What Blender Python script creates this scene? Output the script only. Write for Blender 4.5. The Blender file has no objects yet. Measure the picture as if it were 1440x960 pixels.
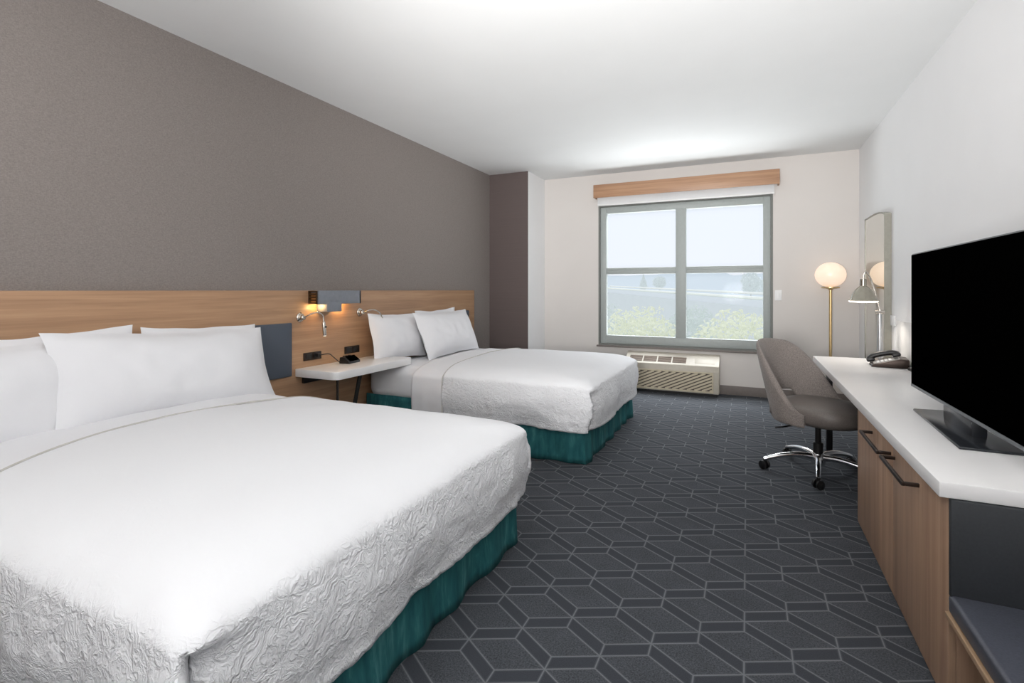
import bpy, bmesh, math, random
from mathutils import Vector, Matrix, noise
PI = math.pi
random.seed(7)
SC = bpy.context.scene
COL = SC.collection

# ------------------------------------------------------------------ node helpers
def lin(c):
    return tuple(((v/255)/12.92 if v/255 <= .04045 else ((v/255+.055)/1.055)**2.4) for v in c)

class NT:
    def __init__(s, name):
        s.m = bpy.data.materials.new(name); s.m.use_nodes = True
        s.t = s.m.node_tree; s.t.nodes.clear()
        s.out = s.n('ShaderNodeOutputMaterial')
    def n(s, typ, **kw):
        nd = s.t.nodes.new(typ)
        for k, v in kw.items(): setattr(nd, k, v)
        return nd
    def l(s, a, b): s.t.links.new(a, b)
    def put(s, sock, v):
        if hasattr(v, 'is_output'): s.l(v, sock)
        else: sock.default_value = v
    def math(s, op, a, b=0.0, c=0.0):
        nd = s.n('ShaderNodeMath', operation=op)
        s.put(nd.inputs[0], a); s.put(nd.inputs[1], b); s.put(nd.inputs[2], c)
        return nd.outputs[0]
    def coords(s, scale=(1, 1, 1), kind='Object'):
        tc = s.n('ShaderNodeTexCoord'); mp = s.n('ShaderNodeMapping')
        mp.inputs['Scale'].default_value = scale
        s.l(tc.outputs[kind], mp.inputs['Vector']); return mp.outputs[0]
    def noise(s, vec, scale, detail=4, rough=.5, dist=0.0):
        nd = s.n('ShaderNodeTexNoise'); s.l(vec, nd.inputs['Vector'])
        nd.inputs['Scale'].default_value = scale; nd.inputs['Detail'].default_value = detail
        nd.inputs['Roughness'].default_value = rough; nd.inputs['Distortion'].default_value = dist
        return nd.outputs['Fac']
    def ramp(s, fac, stops):
        nd = s.n('ShaderNodeValToRGB'); e = nd.color_ramp.elements
        while len(e) < len(stops): e.new(.5)
        for el, (p, c) in zip(e, stops):
            el.position = p; el.color = (*c, 1) if len(c) == 3 else c
        s.put(nd.inputs[0], fac); return nd.outputs[0]
    def mix(s, fac, a, b, blend='MIX'):
        nd = s.n('ShaderNodeMix', data_type='RGBA', blend_type=blend)
        s.put(nd.inputs[0], fac)
        for sock, v in ((nd.inputs[6], a), (nd.inputs[7], b)):
            s.put(sock, (*v, 1) if isinstance(v, tuple) and len(v) == 3 else v)
        return nd.outputs[2]
    def bump(s, h, strength=.2, dist=.01):
        nd = s.n('ShaderNodeBump'); nd.inputs['Strength'].default_value = strength
        nd.inputs['Distance'].default_value = dist; s.l(h, nd.inputs['Height']); return nd.outputs[0]
    def pbr(s, color, rough=.5, metal=0.0, normal=None, spec=.5, sheen=0.0, emis=None, es=0.0, coat=0.0):
        p = s.n('ShaderNodeBsdfPrincipled')
        s.put(p.inputs['Base Color'], (*color, 1) if isinstance(color, tuple) and len(color) == 3 else color)
        s.put(p.inputs['Roughness'], rough); s.put(p.inputs['Metallic'], metal)
        p.inputs['Specular IOR Level'].default_value = spec
        p.inputs['Sheen Weight'].default_value = sheen
        p.inputs['Coat Weight'].default_value = coat
        if emis is not None:
            p.inputs['Emission Color'].default_value = (*emis, 1); p.inputs['Emission Strength'].default_value = es
        if normal is not None: s.l(normal, p.inputs['Normal'])
        s.l(p.outputs[0], s.out.inputs[0]); return s.m

def plain(name, rgb, rough=.5, metal=0.0, var=.06, scale=30, **kw):
    t = NT(name); c = lin(rgb)
    f = t.noise(t.coords(), scale, 3)
    col = t.ramp(f, [(.3, tuple(v*(1-var) for v in c)), (.7, tuple(min(1, v*(1+var)) for v in c))])
    return t.pbr(col, rough, metal, **kw)

def wood(name, dark, mid, light, axis, rough=.42, planks=0.0):
    """oak veneer, grain running along `axis`"""
    t = NT(name)
    sc = [13, 13, 13]; sc[axis] = .55
    v = t.coords(tuple(sc))
    f1 = t.noise(v, 1.6, 6, .62, .35)
    sc2 = [120, 120, 120]; sc2[axis] = 2.2
    f2 = t.noise(t.coords(tuple(sc2)), 1.0, 3, .6)
    f = t.math('ADD', t.math('MULTIPLY', f1, .72), t.math('MULTIPLY', f2, .28))
    col = t.ramp(f, [(.32, lin(dark)), (.5, lin(mid)), (.68, lin(light))])
    if planks:
        sc3 = [0, 0, 0]; sc3[1] = planks
        wv = t.n('ShaderNodeTexWhiteNoise', noise_dimensions='1D')
        sx = t.n('ShaderNodeSeparateXYZ'); t.l(t.coords(), sx.inputs[0])
        t.l(t.math('FLOOR', t.math('MULTIPLY', sx.outputs[1], planks)), wv.inputs['W'])
        k = t.ramp(wv.outputs[0], [(0, (.86, .85, .84)), (1, (1.0, 1.0, 1.0))])
        col = t.mix(1.0, col, k, 'MULTIPLY')
    return t.pbr(col, rough, normal=t.bump(f2, .06, .002))

# ------------------------------------------------------------------ materials
M = {}
def make_materials():
    # carpet ----------------------------------------------------------
    t = NT('carpet'); L, p, q = .2855, .1456, .0613; k = L/2-q
    sx = t.n('ShaderNodeSeparateXYZ'); t.l(t.coords(), sx.inputs[0])
    X, Y = sx.outputs[0], sx.outputs[1]
    xs = t.math('DIVIDE', t.math('ADD', X, .738), p)
    i = t.math('FLOOR', xs); fx = t.math('SUBTRACT', xs, i)
    yy = t.math('SUBTRACT', t.math('ADD', Y, t.math('MULTIPLY', t.math('ADD', X, .738), .0707)), 1.681)
    yy = t.math('SUBTRACT', yy, t.math('MULTIPLY', i, L/2))
    w = t.math('SUBTRACT', yy, t.math('MULTIPLY', t.math('ROUND', t.math('DIVIDE', yy, L)), L))
    a = t.math('ABSOLUTE', w)
    kf = t.math('MULTIPLY', fx, k)
    d1 = t.math('ABSOLUTE', t.math('MULTIPLY', t.math('SUBTRACT', a, kf), .87))
    d2 = t.math('ABSOLUTE', t.math('MULTIPLY', t.math('SUBTRACT', a, t.math('ADD', kf, q)), .87))
    dv0 = t.math('ADD', t.math('MULTIPLY', fx, p), t.math('MULTIPLY', t.math('GREATER_THAN', a, q), 1))
    dv1 = t.math('ADD', t.math('MULTIPLY', t.math('SUBTRACT', 1, fx), p), t.math('MULTIPLY', t.math('LESS_THAN', a, k), 1))
    d = t.math('MINIMUM', t.math('MINIMUM', d1, d2), t.math('MINIMUM', dv0, dv1))
    nz = t.noise(t.coords(), 260, 2)
    d = t.math('ADD', d, t.math('MULTIPLY', t.math('SUBTRACT', nz, .5), .0016))
    line = t.ramp(d, [(.0022, (1, 1, 1)), (.0042, (0, 0, 0))])
    band = t.math('MULTIPLY', t.math('GREATER_THAN', a, kf), t.math('LESS_THAN', a, t.math('ADD', kf, q)))
    pile = t.ramp(t.noise(t.coords(), 170, 3, .7), [(.36, lin((58, 61, 66))), (.66, lin((89, 92, 97)))])
    big = t.ramp(t.noise(t.coords(), 9, 3, .6), [(.3, (.9, .9, .9)), (.7, (1.08, 1.08, 1.08))])
    flat = t.ramp(t.noise(t.coords(), 300, 2, .7), [(.3, lin((58, 61, 67))), (.7, lin((69, 72, 78)))])
    c = t.mix(band, t.mix(1.0, pile, big, 'MULTIPLY'), flat)
    c = t.mix(line, c, lin((120, 123, 127)))
    h = t.math('ADD', t.math('MULTIPLY', t.noise(t.coords(), 420, 2), .6), t.math('MULTIPLY', nz, .5))
    M['carpet'] = t.pbr(c, .95, normal=t.bump(h, .35, .004), spec=.15)
    # wallpaper ---------------------------------------------------------
    def paper(name, rgb, lo=.8, hi=1.2):
        t = NT(name); c = lin(rgb)
        f = t.noise(t.coords((1, 60, 260)), 1.4, 4, .6)
        g = t.noise(t.coords((1, 300, 90)), 1.2, 3, .6)
        h = t.math('ADD', t.math('MULTIPLY', f, .6), t.math('MULTIPLY', g, .4))
        col = t.ramp(h, [(.34, tuple(v*lo for v in c)), (.66, tuple(v*hi for v in c))])
        return t.pbr(col, .8, normal=t.bump(h, .15, .003), spec=.25)
    M['paper'] = paper('woven_wallpaper', (138, 130, 126))
    M['paper_dark'] = paper('dark_wallpaper', (103, 92, 90), .95, 1.05)
    def paint(name, rgb):
        t = NT(name); f = t.noise(t.coords(), 160, 2)
        c = lin(rgb)
        col = t.ramp(t.noise(t.coords(), 3, 2), [(.3, tuple(v*.985 for v in c)), (.7, c)])
        return t.pbr(col, .75, normal=t.bump(f, .04, .002), spec=.2)
    M['ceiling'] = paint('ceiling_paint', (234, 235, 235))
    M['wall_white'] = paint('white_wall_paint', (243, 243, 244))
    M['wall_grey'] = paint('greige_wall_paint', (221, 216, 212))
    M['base'] = plain('baseboard_grey', (122, 114, 110), .6)
    M['oak_h'] = wood('oak_horizontal', (154, 118, 90), (176, 138, 106), (192, 156, 122), 1)
    M['oak_x'] = wood('oak_valance', (152, 113, 86), (178, 138, 108), (196, 158, 126), 0)
    M['oak_v'] = wood('oak_vertical', (162, 128, 104), (186, 152, 126), (204, 171, 144), 2, planks=14)
    M['oak_edge'] = wood('oak_edge', (158, 128, 100), (182, 152, 122), (200, 172, 142), 1)
    M['slate'] = plain('slate_upholstery', (78, 86, 98), .7, var=.08, scale=200)
    M['charcoal'] = plain('charcoal_upholstery', (46, 49, 53), .6, var=.1, scale=140)
    t = NT('bench_leather')
    f = t.noise(t.coords(), 220, 3)
    M['leather'] = t.pbr(t.ramp(f, [(.3, lin((66, 69, 78))), (.7, lin((80, 83, 94)))]), .38, normal=t.bump(f, .12, .002))
    # linen --------------------------------------------------------------
    t = NT('white_linen')
    f = t.noise(t.coords(), 40, 4, .6)
    M['linen'] = t.pbr(lin((234, 234, 237)), .85, normal=t.bump(f, .10, .004), spec=.2, sheen=.1)
    t = NT('crinkled_duvet_cloth')
    v = t.coords((1, 1, 1))
    n0 = t.n('ShaderNodeTexNoise'); t.l(v, n0.inputs['Vector']); n0.inputs['Scale'].default_value = 9; n0.inputs['Detail'].default_value = 3
    add = t.n('ShaderNodeVectorMath', operation='MULTIPLY_ADD')
    t.l(n0.outputs['Color'], add.inputs[0]); add.inputs[1].default_value = (.22, .22, .22); t.l(v, add.inputs[2])
    r1 = t.math('ABSOLUTE', t.math('SUBTRACT', t.noise(add.outputs[0], 17, 3, .55), .5))
    r2 = t.math('ABSOLUTE', t.math('SUBTRACT', t.noise(add.outputs[0], 42, 3, .55), .5))
    h = t.math('ADD', t.math('MULTIPLY', t.math('POWER', r1, .6), -1.0), t.math('MULTIPLY', t.math('POWER', r2, .6), -.5))
    geo = t.n('ShaderNodeNewGeometry'); sg = t.n('ShaderNodeSeparateXYZ'); t.l(geo.outputs['Normal'], sg.inputs[0])
    side = t.ramp(sg.outputs[2], [(.35, (1, 1, 1)), (.86, (.03, .03, .03))])
    h = t.math('MULTIPLY', h, side)
    M['duvet'] = t.pbr(lin((234, 235, 238)), .9, normal=t.bump(h, .75, .016), spec=.15)
    t = NT('teal_bedskirt_velvet')
    f = t.noise(t.coords((14, 14, 3)), 1.5, 4, .65, .4)
    M['teal'] = t.pbr(t.ramp(f, [(.3, lin((32, 82, 88))), (.55, lin((48, 107, 111))), (.75, lin((82, 138, 140)))]), .85, normal=t.bump(f, .3, .01), spec=.2)
    # solids ---------------------------------------------------------------
    M['white_lam'] = plain('white_laminate', (236, 235, 235), .3, var=.01, scale=6)
    M['hem_shade'] = plain('hem_shade_grey', (196, 193, 188), .9)
    M['black'] = plain('black_plastic', (26, 25, 26), .35)
    M['screen'] = plain('black_screen', (2, 2, 2), .9, var=.0, spec=0.0)
    M['dark_bronze'] = plain('dark_bronze', (62, 52, 47), .35, .7)
    M['mirror_frame'] = plain('grey_mirror_frame', (150, 148, 138), .4, .4)
    M['dark_metal'] = plain('dark_metal', (44, 42, 42), .4, .5)
    M['silver'] = plain('brushed_silver', (176, 178, 180), .3, .9)
    M['tv_edge'] = plain('tv_bezel_grey', (120, 124, 128), .35, .6)
    M['tv_base'] = plain('tv_base_gloss', (44, 47, 52), .22, .2)
    M['chrome'] = plain('chrome', (225, 226, 228), .09, 1.0, var=.02)
    M['nickel'] = plain('satin_nickel', (204, 198, 190), .22, 1.0)
    M['lamp_metal'] = plain('satin_lamp_metal', (176, 171, 158), .25, 1.0)
    M['brass'] = plain('satin_brass', (206, 178, 128), .32, .85)
    M['blue_grey'] = plain('blue_grey_lacquer', (128, 132, 140), .5)
    M['brown_metal'] = plain('brown_metal', (84, 62, 42), .4, .5)
    M['ptac'] = plain('beige_plastic', (194, 187, 174), .5, var=.03)
    M['ptac_slat'] = plain('beige_slat_plastic', (204, 193, 168), .5)
    M['ptac_dark'] = plain('dark_vent', (96, 86, 78), .7)
    M['vent_slat'] = plain('brown_vent_slat', (150, 134, 120), .6)
    M['frame'] = plain('grey_window_frame', (166, 172, 170), .5, var=.03)
    M['frame_dark'] = plain('dark_window_gasket', (112, 114, 110), .5)
    M['blind'] = plain('white_blind_fabric', (226, 228, 230), .8, var=.01)
    M['white_pl'] = plain('white_plastic', (240, 240, 240), .4, var=.01)
    M['ivory'] = plain('grey_plastic', (168, 166, 164), .4)
    t = NT('taupe_chair_fabric')
    f = t.noise(t.coords(), 190, 3, .7)
    g = t.noise(t.coords(), 8, 3)
    M['fabric'] = t.pbr(t.mix(1.0, t.ramp(f, [(.3, lin((110, 102, 98))), (.7, lin((158, 149, 144)))]), t.ramp(g, [(.3, (.9, .9, .9)), (.7, (1, 1, 1))]), 'MULTIPLY'), .9, normal=t.bump(f, .35, .003), spec=.2, sheen=.15)
    t = NT('taupe_seat_leather')
    f = t.noise(t.coords(), 150, 3)
    M['seat'] = t.pbr(t.ramp(f, [(.3, lin((100, 93, 89))), (.7, lin((116, 108, 103)))]), .42, normal=t.bump(f, .08, .002))
    t = NT('mirror_silver'); M['mirror'] = t.pbr((.74, .75, .71), .02, 1.0)
    t = NT('opal_glass_globe'); M['globe'] = t.pbr((.62, .56, .5), .3, emis=lin((255, 222, 192)), es=.7)
    t = NT('lit_lamp_bulb'); M['bulb'] = t.pbr((.9, .9, .85), .4, emis=lin((255, 244, 230)), es=3.0)
    t = NT('lit_amber_diffuser'); M['amber'] = t.pbr((.9, .7, .4), .5, emis=lin((255, 200, 110)), es=1.6)
    # window glass with a faint bright veil --------------------------------
    t = NT('window_glass')
    tr = t.n('ShaderNodeBsdfTransparent'); tr.inputs[0].default_value = (.97, .975, .98, 1)
    gl = t.n('ShaderNodeBsdfGlossy'); gl.inputs['Roughness'].default_value = .02
    tl = t.n('ShaderNodeBsdfTranslucent'); tl.inputs[0].default_value = (.95, .97, .97, 1)
    mx = t.n('ShaderNodeMixShader'); mx.inputs[0].default_value = .0003
    mz = t.n('ShaderNodeMixShader'); mz.inputs[0].default_value = .018
    t.l(tr.outputs[0], mz.inputs[1]); t.l(tl.outputs[0], mz.inputs[2])
    t.l(mz.outputs[0], mx.inputs[1]); t.l(gl.outputs[0], mx.inputs[2]); t.l(mx.outputs[0], t.out.inputs[0]); M['glass'] = t.m
    # outdoors -----------------------------------------------------------------
    def haze(t, sh, k):  # sky-toned emission mixed in to paint aerial haze over the outdoors
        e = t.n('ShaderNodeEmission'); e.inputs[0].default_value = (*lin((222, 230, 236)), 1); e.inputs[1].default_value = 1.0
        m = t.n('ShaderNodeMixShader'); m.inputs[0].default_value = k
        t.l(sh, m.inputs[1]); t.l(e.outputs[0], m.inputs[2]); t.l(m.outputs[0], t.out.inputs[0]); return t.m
    def leafy(name, a, b, k):
        t = NT(name); f = t.noise(t.coords(), 2.4, 3)
        c = t.ramp(f, [(.3, lin(a)), (.7, lin(b))])
        d = t.n('ShaderNodeBsdfDiffuse'); l = t.n('ShaderNodeBsdfTranslucent'); m = t.n('ShaderNodeMixShader'); m.inputs[0].default_value = .5
        t.l(c, d.inputs[0]); t.l(c, l.inputs[0]); t.l(d.outputs[0], m.inputs[1]); t.l(l.outputs[0], m.inputs[2]); return haze(t, m.outputs[0], k)
    def hazy(name, c, var, sc, k):
        t = NT(name); f = t.noise(t.coords(), sc, 3); c = lin(c); d = t.n('ShaderNodeBsdfDiffuse')
        t.l(t.ramp(f, [(.3, tuple(v*(1-var) for v in c)), (.7, tuple(v*(1+var) for v in c))]), d.inputs[0]); return haze(t, d.outputs[0], k)
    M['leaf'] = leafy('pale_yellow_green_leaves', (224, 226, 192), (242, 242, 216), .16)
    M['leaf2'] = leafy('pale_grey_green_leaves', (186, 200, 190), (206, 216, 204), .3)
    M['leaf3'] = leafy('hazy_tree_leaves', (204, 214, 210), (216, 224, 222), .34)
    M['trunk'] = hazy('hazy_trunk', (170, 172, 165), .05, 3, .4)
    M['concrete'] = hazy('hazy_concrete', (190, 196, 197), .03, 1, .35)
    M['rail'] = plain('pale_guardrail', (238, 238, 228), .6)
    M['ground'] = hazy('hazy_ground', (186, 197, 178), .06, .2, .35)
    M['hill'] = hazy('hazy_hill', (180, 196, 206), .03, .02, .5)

# ------------------------------------------------------------------ mesh helpers
def new(): return bmesh.new()
def merge(dst, src):
    me = bpy.data.meshes.new('tmp'); src.to_mesh(me); src.free()
    dst.from_mesh(me); bpy.data.meshes.remove(me); return dst
def box(bm, x0, x1, y0, y1, z0, z1, bev=0.0, seg=2, mat=0, mtx=None):
    b = new(); bmesh.ops.create_cube(b, size=1)
    for v in b.verts:
        v.co = Vector(((x0+x1)/2+v.co.x*(x1-x0), (y0+y1)/2+v.co.y*(y1-y0), (z0+z1)/2+v.co.z*(z1-z0)))
    if bev: bmesh.ops.bevel(b, geom=b.edges[:], offset=bev, segments=seg, profile=.5, affect='EDGES')
    if mtx is not None: bmesh.ops.transform(b, matrix=mtx, verts=b.verts)
    for f in b.faces: f.material_index = mat
    return merge(bm, b)
def prism(bm, pts, z0, z1, bev=0.0, mtx=None, mat=0):
    """polygon in XY extruded in Z"""
    b = new(); lo = [b.verts.new((x, y, z0)) for x, y in pts]; hi = [b.verts.new((x, y, z1)) for x, y in pts]
    n = len(pts); b.faces.new(lo[::-1]); b.faces.new(hi)
    for i in range(n): b.faces.new((lo[i], lo[(i+1) % n], hi[(i+1) % n], hi[i]))
    bmesh.ops.recalc_face_normals(b, faces=b.faces[:])
    if bev: bmesh.ops.bevel(b, geom=[e for e in b.edges], offset=bev, segments=2, profile=.5, affect='EDGES')
    if mtx is not None: bmesh.ops.transform(b, matrix=mtx, verts=b.verts)
    for f in b.faces: f.material_index = mat
    return merge(bm, b)
def lathe(bm, prof, loc=(0, 0, 0), seg=40, mtx=None):
    b = new(); rings = []
    for r, z in prof:
        if r < 1e-5: rings.append([b.verts.new((0, 0, z))])
        else: rings.append([b.verts.new((r*math.cos(2*PI*k/seg), r*math.sin(2*PI*k/seg), z)) for k in range(seg)])
    for A, B in zip(rings, rings[1:]):
        for k in range(seg):
            j = (k+1) % seg
            if len(A) == 1 and len(B) == 1: continue
            if len(A) == 1: b.faces.new((A[0], B[j], B[k]))
            elif len(B) == 1: b.faces.new((A[k], A[j], B[0]))
            else: b.faces.new((A[k], A[j], B[j], B[k]))
    for R in (rings[0], rings[-1]):
        if len(R) > 1 and False: b.faces.new(R)
    bmesh.ops.recalc_face_normals(b, faces=b.faces[:])
    m = Matrix.Translation(loc) @ (mtx if mtx is not None else Matrix())
    bmesh.ops.transform(b, matrix=m, verts=b.verts)
    return merge(bm, b)
def tube(bm, pts, rad, seg=12, close=True):
    b = new(); P = [Vector(p) for p in pts]; n = len(P); rings = []
    R = rad if isinstance(rad, (list, tuple)) else [rad]*n
    ref = None
    for i in range(n):
        d = (P[min(i+1, n-1)]-P[max(i-1, 0)]).normalized()
        if ref is None:
            ref = Vector((0, 0, 1)) if abs(d.z) < .9 else Vector((1, 0, 0))
        u = (ref - d*ref.dot(d)).normalized(); w = d.cross(u); ref = u
        rings.append([b.verts.new(P[i]+(u*math.cos(2*PI*k/seg)+w*math.sin(2*PI*k/seg))*R[i]) for k in range(seg)])
    for A, B in zip(rings, rings[1:]):
        for k in range(seg): b.faces.new((A[k], A[(k+1) % seg], B[(k+1) % seg], B[k]))
    if close: b.faces.new(rings[0][::-1]); b.faces.new(rings[-1])
    bmesh.ops.recalc_face_normals(b, faces=b.faces[:])
    return merge(bm, b)
def spline(pts, n=8):
    P = [Vector(p) for p in pts]; out = []
    for i in range(len(P)-1):
        a, b, c, d = P[max(i-1, 0)], P[i], P[i+1], P[min(i+2, len(P)-1)]
        for k in range(n):
            t = k/n
            out.append(.5*((2*b)+(c-a)*t+(2*a-5*b+4*c-d)*t*t+(3*b-a-3*c+d)*t**3))
    return out+[P[-1]]

WORLD = {}
def obj(name, bm, mat, parent=None, sharp=38, smooth=True):
    me = bpy.data.meshes.new(name); bm.to_mesh(me); bm.free()
    for m in (mat if isinstance(mat, (list, tuple)) else [mat]): me.materials.append(m)
    if smooth:
        for p in me.polygons: p.use_smooth = True
        me.set_sharp_from_angle(angle=math.radians(sharp))
    o = bpy.data.objects.new(name, me); COL.objects.link(o)
    if parent is not None:
        o.parent = parent
        o.matrix_parent_inverse = WORLD.get(parent.name, Matrix()).inverted()
        WORLD[o.name] = Matrix()
    return o
def tag(o, label, cat, group=None):
    o['label'] = label; o['category'] = cat
    if group: o['group'] = group
    return o
def thing(name, label, cat, loc=(0, 0, 0), group=None):
    o = bpy.data.objects.new(name, None); COL.objects.link(o); o.location = loc
    o.empty_display_size = .1
    WORLD[o.name] = Matrix.Translation(loc)
    return tag(o, label, cat, group)
def struct(name, bm, mat, parent=None, label=None, **kw):
    o = obj(name, bm, mat, parent, **kw)
    if parent is None: o['kind'] = 'structure'
    if label: o['label'] = label
    return o

make_materials()
H = 2.72; XL, XR, YB, YR = -3.05, 1.08, 6.46, -2.6

# ================================================================== ROOM
b = box(new(), XL, XR, YR, YB, -.1, 0); struct('floor', b, M['carpet'], smooth=False, label='dark grey carpet with pale line lattice of rhombuses')
b = box(new(), XL-.1, XR+.1, YR-.1, YB+.12, H, H+.1); struct('ceiling', b, M['ceiling'], smooth=False, label='plain white ceiling')
b = box(new(), XL-.1, XL, YR-.1, YB+.12, -.1, H); struct('wall_left', b, M['paper'], smooth=False, label='grey brown woven wallpaper wall behind the beds')
b = box(new(), XR, XR+.1, YR-.1, YB+.12, -.1, H); struct('wall_right', b, M['wall_white'], smooth=False, label='plain white wall behind the television')
b = box(new(), XL, XR, YR-.1, YR, -.1, H); struct('wall_rear', b, M['wall_white'], smooth=False)
WX0, WX1, WZ0, WZ1 = -1.755, .263, .515, 2.315
b = new()
box(b, XL, WX0, YB, YB+.12, -.1, H); box(b, WX1, XR, YB, YB+.12, -.1, H)
box(b, WX0, WX1, YB, YB+.12, -.1, WZ0); box(b, WX0, WX1, YB, YB+.12, WZ1, H)
struct('wall_back', b, M['wall_grey'], smooth=False, label='light greige wall around the window')
b = box(new(), XL, -2.505, 5.885, YB, 0, H)
for f in b.faces:
    if f.normal.x > .5: f.material_index = 1
struct('wall_column', b, [M['paper_dark'], M['wall_white']], smooth=False, label='boxed corner column, dark brown on its front and white on its side')
b = box(new(), -2.505, XR, YB-.014, YB, 0, .105, .003); struct('baseboard_back', b, M['base'])
b = box(new(), XR-.014, XR, 4.95, YB-.014, 0, .105, .003); struct('baseboard_right', b, M['base'])

# window: frame, mullion, meeting rails, panes
wy0, wy1 = YB+.012, YB+.085
win = bpy.data.objects.new('window_1', None); COL.objects.link(win); win['kind'] = 'structure'
win['label'] = 'wide grey framed window of four panes looking out on trees and a road'
win.location = ((WX0+WX1)/2, YB+.05, WZ0); WORLD[win.name] = Matrix.Translation(win.location)
b = new(); g = .022
box(b, WX0, WX0+g, YB-.004, wy1+.01, WZ0, WZ1); box(b, WX1-g, WX1, YB-.004, wy1+.01, WZ0, WZ1)
box(b, WX0+g, WX1-g, YB-.004, wy1+.01, WZ0, WZ0+g); box(b, WX0+g, WX1-g, YB-.004, wy1+.01, WZ1-g, WZ1)
obj('outer_frame', b, M['frame_dark'], win)
b = new(); fx0, fx1, fz0, fz1 = WX0+g, WX1-g, WZ0+g, WZ1-g; fw = .078
box(b, fx0, fx0+fw, wy0, wy1, fz0, fz1, .006); box(b, fx1-fw, fx1, wy0, wy1, fz0, fz1, .006)
box(b, fx0+fw-.004, fx1-fw+.004, wy0, wy1, fz0, fz0+.105, .006); box(b, fx0+fw-.004, fx1-fw+.004, wy0, wy1, fz1-.085, fz1, .006)
obj('sash_frame', b, M['frame'], win)
mx0, mx1 = -.795, -.675
obj('mullion', box(new(), mx0, mx1, wy0-.004, wy1, fz0+.1, fz1-.08, .006), M['frame'], win)
for (xa, xb) in ((fx0+fw-.004, mx0+.004), (mx1-.004, fx1-fw+.004)):
    r = new(); box(r, xa, xb, wy0+.008, wy1-.004, 1.425, 1.468, .004); box(r, xa, xb, wy0+.02, wy1-.004, 1.462, 1.508, .004)
    obj('meeting_rail', r, M['frame'], win)
    for (za, zb) in ((fz0+.1, 1.43), (1.5, fz1-.08)):
        obj('window_pane', box(new(), xa, xb, YB+.052, YB+.056, za, zb), M['glass'], win, smooth=False)
b = box(new(), WX0-.02, WX1+.02, YB-.03, YB+.012, WZ0-.022, WZ0, .004); struct('trim_1', b, M['base'], label='thin sill ledge under the window')

# valance and blind
obj_ = tag(obj('window_valance', box(box(box(new(), -1.79, .325, 6.335, 6.355, 2.40, 2.565, .003), -1.79, -1.772, 6.352, YB, 2.40, 2.565, .002), .307, .325, 6.352, YB, 2.40, 2.565, .002), M['oak_x']),
    'long oak box valance mounted on the wall above the window', 'valance')
t = thing('roller_blind', 'white roller blind pulled almost fully up under the oak valance', 'blind', (-.745, 6.42, 2.3))
obj('blind_fabric', box(new(), -1.755, .275, 6.418, 6.421, 2.325, 2.56), M['blind'], t)
obj('hem_bar', box(new(), -1.757, .277, 6.412, 6.427, 2.305, 2.328, .005), M['white_pl'], t)
b = new(); tube(b, [(-1.76, 6.42, 2.505), (.28, 6.42, 2.505)], .028, 16); obj('roller_tube', b, M['silver'], t)
t = thing('light_switch', 'small white wall switch right of the window', 'switch', (.316, YB, 1.164))
obj('switch_plate', box(new(), .281, .352, YB-.007, YB, 1.105, 1.222, .003), M['white_pl'], t)
obj('rocker', box(new(), .302, .331, YB-.012, YB-.005, 1.135, 1.192, .003), M['white_pl'], t)

# ================================================================== HEADBOARD WALL
t = thing('headboard', 'long oak headboard panel running along the wall behind both beds', 'headboard', (-3.05, 3.0, 0))
obj('oak_panel', box(new(), -3.049, -3.0, -1.4, 5.385, 0.02, 1.218, .003), M['oak_h'], t)
for (ya, yb) in ((.05, 2.655), (3.60, 5.22)):
    o = obj('upholstered_pad', box(new(), -3.001, -2.975, ya, yb, .60, .985, .008, 3), M['slate'], t)
    o['label'] = 'slate blue upholstered pad'
# sconce
t = thing('wall_sconce', 'blue grey twin wall light on top of the headboard between the beds', 'wall lamp', (-2.95, 3.05, 1.11))
b = new(); box(b, -2.918, -2.9, 2.83, 3.285, 1.114, 1.218, .003); box(b, -3.0, -2.9, 3.268, 3.285, 1.114, 1.218, .002)
box(b, -3.0, -2.905, 2.84, 3.28, 1.2, 1.212, .002); obj('light_bar', b, M['blue_grey'], t)
b = new()
for k in range(5):
    z = 1.118+k*.022; box(b, -3.0, -2.912, 2.822, 2.842, z, z+.01, .002)
box(b, -3.0, -2.988, 2.822, 2.842, 1.116, 1.216, .002); box(b, -2.924, -2.912, 2.822, 2.842, 1.116, 1.216, .002)
o = obj('end_grille', b, M['brown_metal'], t); o['label'] = 'dark brown slatted end of the light bar'
obj('centre_bracket', box(new(), -3.0, -2.892, 2.905, 3.06, 1.055, 1.13, .004), M['blue_grey'], t)
for (ya, yb) in ((2.845, 2.903), (3.062, 3.262)):
    obj('amber_diffuser', box(new(), -2.99, -2.922, ya, yb, 1.118, 1.124), M['amber'], t)
# reading lamps
def reading_lamp(y, z, label, pts, head):
    t = thing('reading_lamp', label, 'wall lamp', (-3.0, y, z), 'gooseneck reading lamps on the headboard')
    R = Matrix.Rotation(PI/2, 4, 'Y')
    b = lathe(new(), [(0, 0), (.036, 0), (.036, .008), (.03, .014), (0, .016)], (-3.0, y, z), 28, R)
    lathe(b, [(.02, .01), (.02, .04), (.015, .046), (0, .046)], (-3.0, y, z), 20, R)
    obj('wall_rose', b, M['nickel'], t)
    obj('gooseneck', tube(new(), spline(pts), .0055, 10), M['nickel'], t)
    b = new(); a = Vector(pts[-1]); d = Vector(head)
    tube(b, [a, a+d*.08, a+d*.12, a+d], [.007, .012, .014, .014], 16); h = obj('lamp_head', b, M['nickel'], t)
    obj('lens', tube(new(), [a+d*.99, a+d*1.02], .0105, 14), M['bulb'], t)
    for n_ in (-1,):
        obj('switch_knob', tube(new(), [a+d*.4+Vector((.01, 0, 0)), a+d*.4+Vector((.024, 0, 0))], .006, 10), M['dark_metal'], t)
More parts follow.
